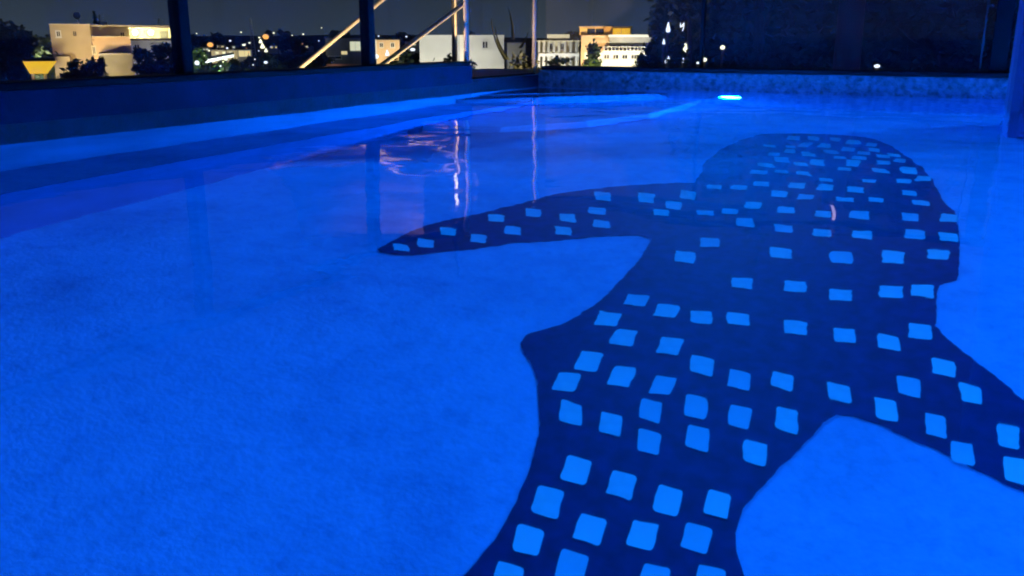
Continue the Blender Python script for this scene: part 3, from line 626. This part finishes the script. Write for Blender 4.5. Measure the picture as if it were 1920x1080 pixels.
# ------------------------------------------------------------------ far centre-left of the town
f2 = Frame(415, 150)
c_ = f2.thing('white_canopy', 'long white lit canopy low among green trees beside the thick dark post', 'canopy')
xa, z = f2.pt(384, 106); xb, _ = f2.pt(439, 106)
bm = bmesh.new(); v_ = [bm.verts.new(p) for p in ((xa, 0, z - .5), (xb, 0, z + .3), (xb, 3, z + .6), (xa, 3, z - .2), (xa, 0, z - 1.), (xb, 0, z - .05), (xb, 3, z + .3), (xa, 3, z - .6))]
for q in ((0,1,2,3), (7,6,5,4), (0,4,5,1), (1,5,6,2), (2,6,7,3), (3,7,4,0)): bm.faces.new([v_[i] for i in q])
obj('roof', bm, M_white, c_)
for x in (xa + .2, (xa + xb) / 2, xb - .2): tubeo('leg', [(x, 1.2, 0), (x, 1.2, z - .4)], .07, M_ring, c_, 8)
flood('flood light on the ground before the white canopy', f2, 0, -6, (0, 0, z - .4), 6500, (.9, 1., .93), 100)
f2.box('low_wall', 366, 119, 372, None, 0, .6, M_white, c_)
f3 = Frame(459, 190)
h_ = f3.thing('small_house', 'little house with a lit yellow front left of the thin mast', 'house')
f3.box('wall', 445, 93, 472, None, 0, 6, M_cream, h_); f3.box('roof', 443, 91.5, 474, 93, -.5, 6.3, M_slab, h_)
window(h_, f3, 447, 95, 470, 106, 0, G_warm)
f4 = Frame(418, 230)
h_ = f4.thing('small_house', 'low pale house just above the white canopy', 'house')
f4.box('wall', 396, 95, 446, None, 0, 8, M_cream, h_); f4.box('roof', 394, 93.4, 448, 95, -.4, 8.4, M_grey, h_)
for px in (404, 417, 430): window(h_, f4, px, 97, px + 6, 101, 0, G_pale)
flood('flood light on the ground before the low pale house', f4, 0, -9, (0, 0, 2), 2500, WARM)
f5 = Frame(655, 170)
h_ = f5.thing('dark_house', 'unlit house with one square bright window left of the slim dark post', 'house')
f5.box('wall', 610, 72, 690, None, 0, 8, M_grey, h_); f5.box('roof', 607, 70, 693, 72, -.5, 8.4, M_slab, h_)
window(h_, f5, 656, 78, 676, 95, 0, G_pale); window(h_, f5, 640, 96, 651, 102, 0, G_warm); window(h_, f5, 616, 106, 640, 110, 0, M_dkwin)
f6 = Frame(648, 75)
w_ = f6.thing('garden_wall', 'low garden wall with a rosy lit top between the two handrails', 'wall')
f6.box('wall', 612, 123.5, 735, None, 0, .3, M_grey, w_); f6.box('coping', 612, 120.5, 735, 123.3, -.08, .38, M_peach, w_)
lamp('wall_light', 'POINT', (-1, -.7, f6.pt(640, 117)[1]), 6, (1., .55, .45), w_, size=.1)
ms = Frame(472, 260); t = ms.thing('mast', 'thin tall lattice mast over the far town lights', 'mast')
zt = ms.pt(472, 34)[1]
bm = bmesh.new()
for k in range(3):
    a = k * 2.094; tube(bm, [(.9 * math.cos(a), .9 * math.sin(a), 0), (.12 * math.cos(a), .12 * math.sin(a), zt)], .07, 5)
for k in range(14):
    z = zt * k / 14; r = .9 - .78 * k / 14
    for j in range(3):
        a, b = j * 2.094, (j + 1) * 2.094
        tube(bm, [(r * math.cos(a), r * math.sin(a), z), (r * .95 * math.cos(b), r * .95 * math.sin(b), z + zt / 14)], .04, 4)
obj('lattice', bm, M_ring, t)

# ------------------------------------------------------------------ centre: tan house, tall white house
f7 = Frame(722, 150)
h_ = f7.thing('tan_house', 'small tan lit house with a white corner right of the slim dark post', 'house')
f7.box('wall', 706, 75, 749, None, 0, 7, M_peach, h_); f7.box('white_corner', 697, 73, 705.8, None, -.3, 7, M_white, h_); f7.box('roof', 704, 73.6, 751, 75, -.4, 7.3, M_slab, h_)
window(h_, f7, 712, 81, 718, 88, 0, M_dkwin); window(h_, f7, 733, 81, 739, 88, 0, M_dkwin)
flood('flood light on the ground before the small tan house', f7, 1, -8, (0, 0, 3.5), 6000, WARM)
f8 = Frame(845, 90)
h_ = f8.thing('white_house', 'tall blank white house wall behind the pale lamp post', 'house')
f8.box('wall', 786, 67, 945, None, 0, 10, M_white, h_); f8.box('coping', 785, 65.6, 946, 67, -.12, 10.1, M_white, h_)
f8.box('side_wing', 946.2, 80, 985, None, .5, 9, M_grey, h_)
window(h_, f8, 905, 78, 914, 90, 0, M_dkwin)
flood('flood light on the ground before the blank white wall', f8, -.8, -9, (-.8, 0, 3.2), 5200, (1., .93, .76))

# ------------------------------------------------------------------ right: colonnaded house, big lit villa
f9 = Frame(1042, 135)
h_ = f9.thing('colonnade_house', 'pale house with a row of white columns left of the orange villa', 'house')
f9.box('wall', 1008, 78, 1086, None, 2, 9, M_cream, h_); f9.box('roof', 1026, 64.5, 1068, 72, .4, 9, M_cream, h_); f9.box('upper_wall', 1030, 72.2, 1064, 77.8, 2.2, 9, M_grey, h_)
f9.box('cornice', 1006, 76, 1088, 77.9, -.2, 9, M_cream, h_)
for px in (1009, 1018, 1027, 1037, 1047, 1058, 1069, 1080):
    x, z = f9.pt(px + 1.5, 78, .2); tubeo('column', [(x, .2, 0), (x, .2, z)], .2, M_white, h_, 10)
for px in (1031, 1050): window(h_, f9, px, 82, px + 8, 92, 2, M_dkwin)
f9.box('balustrade', 1010, 100, 1086, 106, -.4, -.1, M_white, h_)
flood('flood light on the ground before the white columns', f9, 0, -9, (0, 1, 3.5), 5200, WHT)
f10 = Frame(1165, 120)
h_ = f10.thing('orange_villa', 'large floodlit villa with an orange top storey and white balconies', 'house')
B = f10.box
B('top_wall', 1087, 51, 1184, 66, 0, 8, M_orange, h_); B('top_roof', 1085, 49.4, 1186, 51, -.4, 8.4, M_peach, h_)
window(h_, f10, 1101, 53.5, 1132, 63.5, 0, M_dkwin, frame=M_orange, fw=.1); window(h_, f10, 1149, 53, 1181, 64.5, 0, G_yel, frame=M_orange, fw=.1)
B('middle_wall', 1090, 66.2, 1143, None, -.6, 8, M_peach, h_)
B('balcony_roof', 1141, 65, 1228, 69.5, -2.6, 8, M_white, h_); B('balcony_fascia', 1143.2, 69.7, 1246, 80, -2.2, 8, M_grey, h_)
B('balcony_wall', 1143.4, 80.2, 1226, 94, .8, 8, M_white, h_)
for k, px in enumerate((1148, 1158, 1168, 1182, 1192, 1202, 1213)): 
    xa, zt = f10.pt(px, 84.5, .8); xb, zb = f10.pt(px + 6, 93.5, .8)
    o = boxo('window', (xa, xb, .74, .799, zb, zt - .25), M_dkwin, h_); bm = bmesh.new(); tube(bm, [((xa + xb) / 2, .74, zt - .25), ((xa + xb) / 2, .798, zt - .25)], (xb - xa) / 2, 14); obj('arch', bm, M_dkwin, o)
B('balcony_floor', 1130, 95, 1232, 98, -2.4, 8, M_white, h_)
for px in range(1133, 1231, 7):
    x, z = f10.pt(px, 88.5, -2.3); tubeo('baluster', [(x, -2.3, f10.pt(px, 94.9, -2.3)[1]), (x, -2.3, z)], .05, M_white, h_, 6)
B('balcony_rail', 1131, 87.5, 1231, 88.6, -2.36, -2.24, M_white, h_)
B('lower_wall', 1096, 98.2, 1228, None, -.62, 8, M_white, h_)
for px in (1133, 1150, 1167, 1184): window(h_, f10, px, 103, px + 9, 110, -.62, M_dkwin)
flood('flood light on the ground before the peach side of the orange villa', f10, -4, -8, (-3.5, 0, 5.5), 6000, AMB)
flood('flood light on the ground before the white balconies', f10, 2, -10, (1.5, 0, 3), 7500, (1., .93, .74))

# ------------------------------------------------------------------ lamps one can pick out
for a in (
    ('white street lamp left of the little yellow house', 431, 76, 210, G_white, 1, .45),
    ('dim white street lamp above the white canopy', 424, 90, 240, G_white, 1, .6),
    ('round cream street lamp above the little yellow house', 456, 84, 240, G_cream, -1, .8),
    ('pale street lamp close left of the mast', 467, 80, 250, G_cream, 1, .5),
    ('pale street lamp close right of the mast', 486, 70, 250, G_cream, -1, .5),
    ('lone faint white street lamp right of the orange glow', 548, 66, 320, G_cream, 1, .4),
    ('faint street lamp on the hillside left of the upper handrail', 604, 52, 420, G_cream, -1, .5),
    ('small white street lamp over the tan house', 710, 67, 200, G_white, 1, .35),
    ('small white street lamp over the white house corner', 762, 68, 180, G_white, 1, .35),
): street_lamp(*a)
for a in (
    ('amber globe lamp glowing left of the white street lamp', 393, 84, 220, 5, G_amber, .8),
    ('red orange globe lamp glowing right of the mast', 498, 69, 260, 5.5, G_amber, .8),
    ('white globe lamp beside the foot of the thick dark post', 365, 118, 130, 4, G_white, 1.),
    ('flat white globe lamp left end of the white canopy', 377, 113, 140, 4.5, G_white, .6),
    ('cream globe lamp topmost of the cluster right of the mast', 488, 77, 240, 3.2, G_cream, 1.1),
    ('cream globe lamp in the middle of the cluster right of the mast', 491, 86, 235, 4, G_cream, 1.1),
    ('cream globe lamp lowest of the cluster right of the mast', 497, 94, 230, 3, G_cream, 1.1),
    ('bluish white globe lamp alone in the dark below the cluster', 495, 117, 120, 3.2, G_white, .7),
    ('white globe lamp left one under the tan house', 704, 106, 120, 4.5, G_white, .9),
    ('tall white globe lamp right one under the tan house', 725, 99, 125, 3.6, G_white, 1.5),
    ('white globe lamp at the left of the dark bushes by the white house', 752, 114, 100, 4, G_white, .6),
    ('white globe lamp above the dark bushes by the white house', 773, 93, 110, 4.6, G_white, .6),
    ('white globe lamp between dark bushes and white house wall', 788, 103, 105, 4.4, G_white, .6),
    ('tall white drop lamp standing high at the dark tree edge', 1252, 51, 26, 3.8, G_white, 2.3),
    ('white ring shaped lamp at the end of the villa balcony', 1245, 78, 27, 2.6, G_white, 1.9),
    ('broad white drop lamp low at the dark tree edge', 1254, 112, 26, 5.6, G_white, 1.2),
    ('cream funnel lamp among the dark trunks', 1286, 88, 25, 3.8, G_cream, 2.4),
    ('narrow white lamp low under the cream funnel lamp', 1283, 114, 25, 3, G_white, 1.7),
    ('small yellow lamp low among the dark trees', 1323, 112, 24, 4.5, G_cream, .8),
    ('tiny white lamp at the sill left of the yellow lamp', 1311, 118, 24, 2.6, G_white, .8),
    ('round yellow globe lamp alone before the dark trees', 1356, 89, 23, 4.2, G_cream, .9),
    ('flat white lamp near the sill below the dark trees', 1650, 124, 22, 5, G_white, .6),
    ('narrow white lamp beside the pillar', 1876, 124, 22, 3.2, G_white, 2.2),
): globe_lamp(*a)
street_lamp('white street lamp on a bent arm among the dark trees', 1278, 46, 25, G_white, -1, .1)

# small lit houses scattered over the far town
for k, (px, r0, D, w, wins, l) in enumerate((
    (385, 88, 300, 22, ((379, 91), (386, 91)), 'far cube house under the amber globe lamp'),
    (413, 84, 380, 20, ((407, 86), (415, 86)), 'far cube house left of the white street lamp'),
    (440, 85, 340, 16, ((436, 87),), 'far cube house between white street lamp and mast'),
    (514, 84, 360, 24, ((507, 87), (516, 87)), 'far cube house right of the lamp cluster'),
    (545, 82, 420, 26, ((538, 84), (548, 84)), 'far cube house under the lone faint street lamp'),
    (578, 84, 400, 20, ((573, 86),), 'far cube house left of the unlit house'),
    (772, 78, 260, 26, ((763, 82), (775, 82)), 'far cube house left of the blank white wall'))):
    fh = Frame(px, D); hh = fh.thing('far_house', l, 'house', 'small houses far out in the town')
    fh.box('wall', px - w / 2, r0, px + w / 2, None, 0, 6, (M_white, M_cream, M_grey)[k % 3], hh); fh.box('roof', px - w / 2 - 1, r0 - 1, px + w / 2 + 1, r0, -.3, 6.3, M_slab, hh)
    for a, b in wins: window(hh, fh, a, b, a + 4.5, b + 3.2, 0, (G_pale, G_warm)[k % 2], sill=False)
# two tall garden lamps close to the glass; only their posts reach into the frame, their light slides over the water
def garden_lamp(label, px, D, z, m, w=1., pm=None):
    pm = pm or M_post
    fr = Frame(px, D, GROUND); t = fr.thing('garden_lamp', label, 'lamp', 'tall garden lamps outside the glass')
    zz = z - fr.g
    tubeo('post', [(0, 0, 0), (0, 0, zz - .22)], [.03 * w, .02 * w], pm, t, 16)
    boxo('base', (-.09, .09, -.09, .09, 0, .12), M_post, t, .01)
    boxo('lantern', (-.016, .016, -.016, .016, zz - .2, zz + .14), m, t, .006)
    bm = bmesh.new(); tube(bm, [(0, 0, zz + .141), (0, 0, zz + .25)], [.09, .02], 12); obj('cap', bm, M_post, t)
garden_lamp('slim lamp post rising before the blank white house wall', 851, 10, 1.2, glow('lit_lantern_cream', (1., .92, .75), 1.6))
garden_lamp('wine dark lamp post rising before the black trees on the right', 1592, 10, 1.45, glow('lit_lantern_rose', (1., .7, .85), 1.3), 6., mat('wine_paint', (.16, .02, .07), .5, var=.2))

# ------------------------------------------------------------------ trees and shrubs
T = tree
T('broadleaf_tree', 'tall dark tree at the far left edge of the picture', 8, 50, 90, 72, 2600, crown=.85, group='dark trees left of the villa')
T('broadleaf_tree', 'dark rounded tree between left edge and villa', 44, 46, 100, 50, 1800, crown=.85, group='dark trees left of the villa')
T('broadleaf_tree', 'greenish tree touching the tan villa wall', 76, 62, 112, 58, 1800, M_leaf2, crown=.85, group='dark trees left of the villa')
T('shrub', 'dark shrub right of the yellow kiosk', 132, 118, 80, 44, 1200, size=.25, crown=.96, group='dark shrubs before the villa')
T('shrub', 'tall dark shrub before the grey garage', 168, 108, 82, 46, 1300, size=.25, crown=.96, group='dark shrubs before the villa')
T('broadleaf_tree', 'small dark tree before the white lower floor, left one', 262, 88, 92, 34, 900, crown=.7, size=.28, group='dark trees before the villa')
T('broadleaf_tree', 'wide dark tree before the white lower floor, beside the thick post', 303, 87, 90, 54, 1500, crown=.7, size=.28, group='dark trees before the villa')
T('shrub', 'dark shrub low beside the thick dark post', 300, 116, 78, 70, 1500, size=.25, crown=.96, group='dark shrubs before the villa')
T('cypress_tree', 'dark cypress behind the villa roof', 182, 30, 135, 16, 700, crown=.9, size=.3)
for px, r, D, w, n, l in ((372, 92, 135, 30, 1000, 'lit green tree right of the thick dark post'), (400, 118, 120, 60, 1200, 'low green tree under the white canopy'),
                          (437, 112, 125, 50, 1200, 'dull green tree right of the white canopy'), (490, 104, 130, 60, 1600, 'dark tree right of the little yellow house'),
                          (540, 100, 140, 70, 1800, 'broad dark tree left of the foot of the upper handrail'), (590, 96, 150, 60, 1500, 'dark tree behind the foot of the upper handrail')):
    T('broadleaf_tree', l, px, r, D, w, n, M_leaf2 if px < 440 else M_leaf, crown=.9, group='trees in the middle of the town')
T('shrub', 'dark bush with gaps left of the white house', 765, 92, 95, 62, 1700, size=.25, crown=.96, group='bushes before the white house')
T('shrub', 'small dark bush at the foot of the white house', 838, 108, 72, 46, 1000, size=.18, crown=.96, group='bushes before the white house')
T('shrub', 'greyish bush right of the slim lamp post', 872, 102, 72, 34, 800, M_leaf2, size=.18, crown=.96, group='bushes before the white house')
T('shrub', 'dark shrub under the white columns', 1050, 108, 110, 80, 1500, size=.3, crown=.96, group='shrubs before the right houses')
T('broadleaf_tree', 'small yellow lit tree before the orange villa', 1111, 80, 104, 32, 1100, M_leaf2, crown=.75, size=.25)
T('broadleaf_tree', 'dark tree hiding the right end of the orange villa', 1228, 80, 85, 52, 1900, crown=.85, size=.25)
T('shrub', 'dark shrub at the foot of the orange villa', 1205, 106, 88, 40, 900, size=.25, crown=.96, group='shrubs before the right houses')
fl_ = Frame(1111, 104)
flood('flood light on the ground under the small yellow lit tree', fl_, 0, -3.5, (0, 0, 3.5), 2600, (1., .85, .30), 90)
f12 = Frame(418, 120)
flood('flood light on the ground under the low green tree by the canopy', f12, 0, -4, (0, 0, 2), 2600, (.7, 1., .62), 120)
f11 = Frame(372, 135)
flood('flood light on the ground under the lit green tree', f11, .5, -5, (0, 0, 3), 2400, (.8, 1., .55), 100)
for k, (px, D, w) in enumerate(((1285, 50, 110), (1345, 42, 150), (1425, 36, 190), (1520, 40, 200), (1600, 30, 220), (1690, 38, 210), (1780, 33, 220), (1870, 36, 200), (1960, 32, 240))):
    words = ('beside the tall white drop lamp', 'behind the yellow globe lamp', 'right of the yellow globe lamp', 'left of the wine dark lamp post', 'behind the wine dark lamp post',
             'above the flat white lamp near the sill', 'left of the thin stay rod', 'behind the pillar edge', 'at the right edge of the picture behind the pillar')[k]
    T('evergreen_tree', 'tall black evergreen ' + words, px, -140 - 60 * (k % 3), D, w, 5200 if k < 2 else 3000, size=.24, crown=.92, group='tall evergreens beyond the far glass')

# dry ornamental grass behind the corner pane: a tan clump and a few long bent blades
fp = Frame(965, 38); p_ = fp.thing('ornamental_grass', 'tan clump of ornamental grass with long bent blades behind the corner pane', 'grass clump')
zc = fp.pt(965, 86)[1]
bm = bmesh.new(); leaves(bm, (.25, 0, zc * .55), (.8, .8, zc * .45), 1300, .13, 5); obj('clump', bm, M_frond, p_)
def blade(px0, r0, px1, r1, bend):
    x0, z0 = fp.pt(px0, r0); x1, z1 = fp.pt(px1, r1); bm = bmesh.new(); pr = None
    for i in range(10):
        s = i / 9; c = Vector((x0 + (x1 - x0) * s + bend * math.sin(math.pi * s), .05 * i, z0 + (z1 - z0) * s)); w = .07 * (1 - s) + .012
        row = [bm.verts.new(c + Vector((-w, 0, 0))), bm.verts.new(c + Vector((0, .03, 0))), bm.verts.new(c + Vector((w, 0, 0)))]
        if pr:
            for j in range(2): bm.faces.new((pr[j], pr[j+1], row[j+1], row[j]))
        pr = row
    obj('blade', bm, M_frond, p_)
for a in ((948, 112, 920, 34, -.12), (962, 75, 953, 14, .05), (952, 112, 928, 50, -.1), (975, 90, 990, 60, .05)): blade(*a)
flood('flood light on the ground under the ornamental grass', fp, -1, -2.5, (.2, 0, zc * .8), 3600, WARM, 90)
T('olive_tree', 'sparse olive tree veiling the white drop lamps', 1272, 20, 21, 95, 1100, M_leaf2, size=.07, crown=.8)
# lights sprinkled far over the dark slope
q = random.Random(21)
far_words = ('leftmost', 'second', 'third', 'fourth', 'fifth', 'sixth', 'seventh', 'eighth', 'ninth', 'tenth', 'eleventh', 'twelfth', 'thirteenth', 'fourteenth', 'fifteenth', 'sixteenth')
pxs = sorted(q.uniform(368, 760) for _ in range(16))
for k, px in enumerate(pxs):
    row = q.uniform(73, 92) if k % 3 else q.uniform(60, 72)
    globe_lamp('tiny far town light, ' + far_words[k] + ' counting from the thick dark post', px, row, 520, q.uniform(1.1, 2.), (G_cream, G_white, G_amber)[k % 3], .8, group='tiny lights far over the town')

pxs = sorted(q.uniform(366, 484) for _ in range(11))
for k, px in enumerate(pxs):
    globe_lamp('small warm town light, ' + far_words[k] + ' of the low sprinkling between thick post and mast', px, q.uniform(92, 124), 118, q.uniform(.9, 1.9), (G_cream, G_cream, G_white, G_amber)[k % 4], .8, group='small lights low between post and mast')
for k, (px, r, w) in enumerate(((372, 62, 40), (408, 66, 34), (520, 60, 50), (556, 66, 44), (640, 58, 60), (700, 64, 40), (745, 60, 46), (880, 58, 50), (1075, 62, 40))):
    T('distant_tree', 'dim distant tree crown against the night sky, ' + far_words[k] + ' from the thick dark post', px, r, 330, w, 420, size=.9, crown=.8, group='distant trees on the skyline')
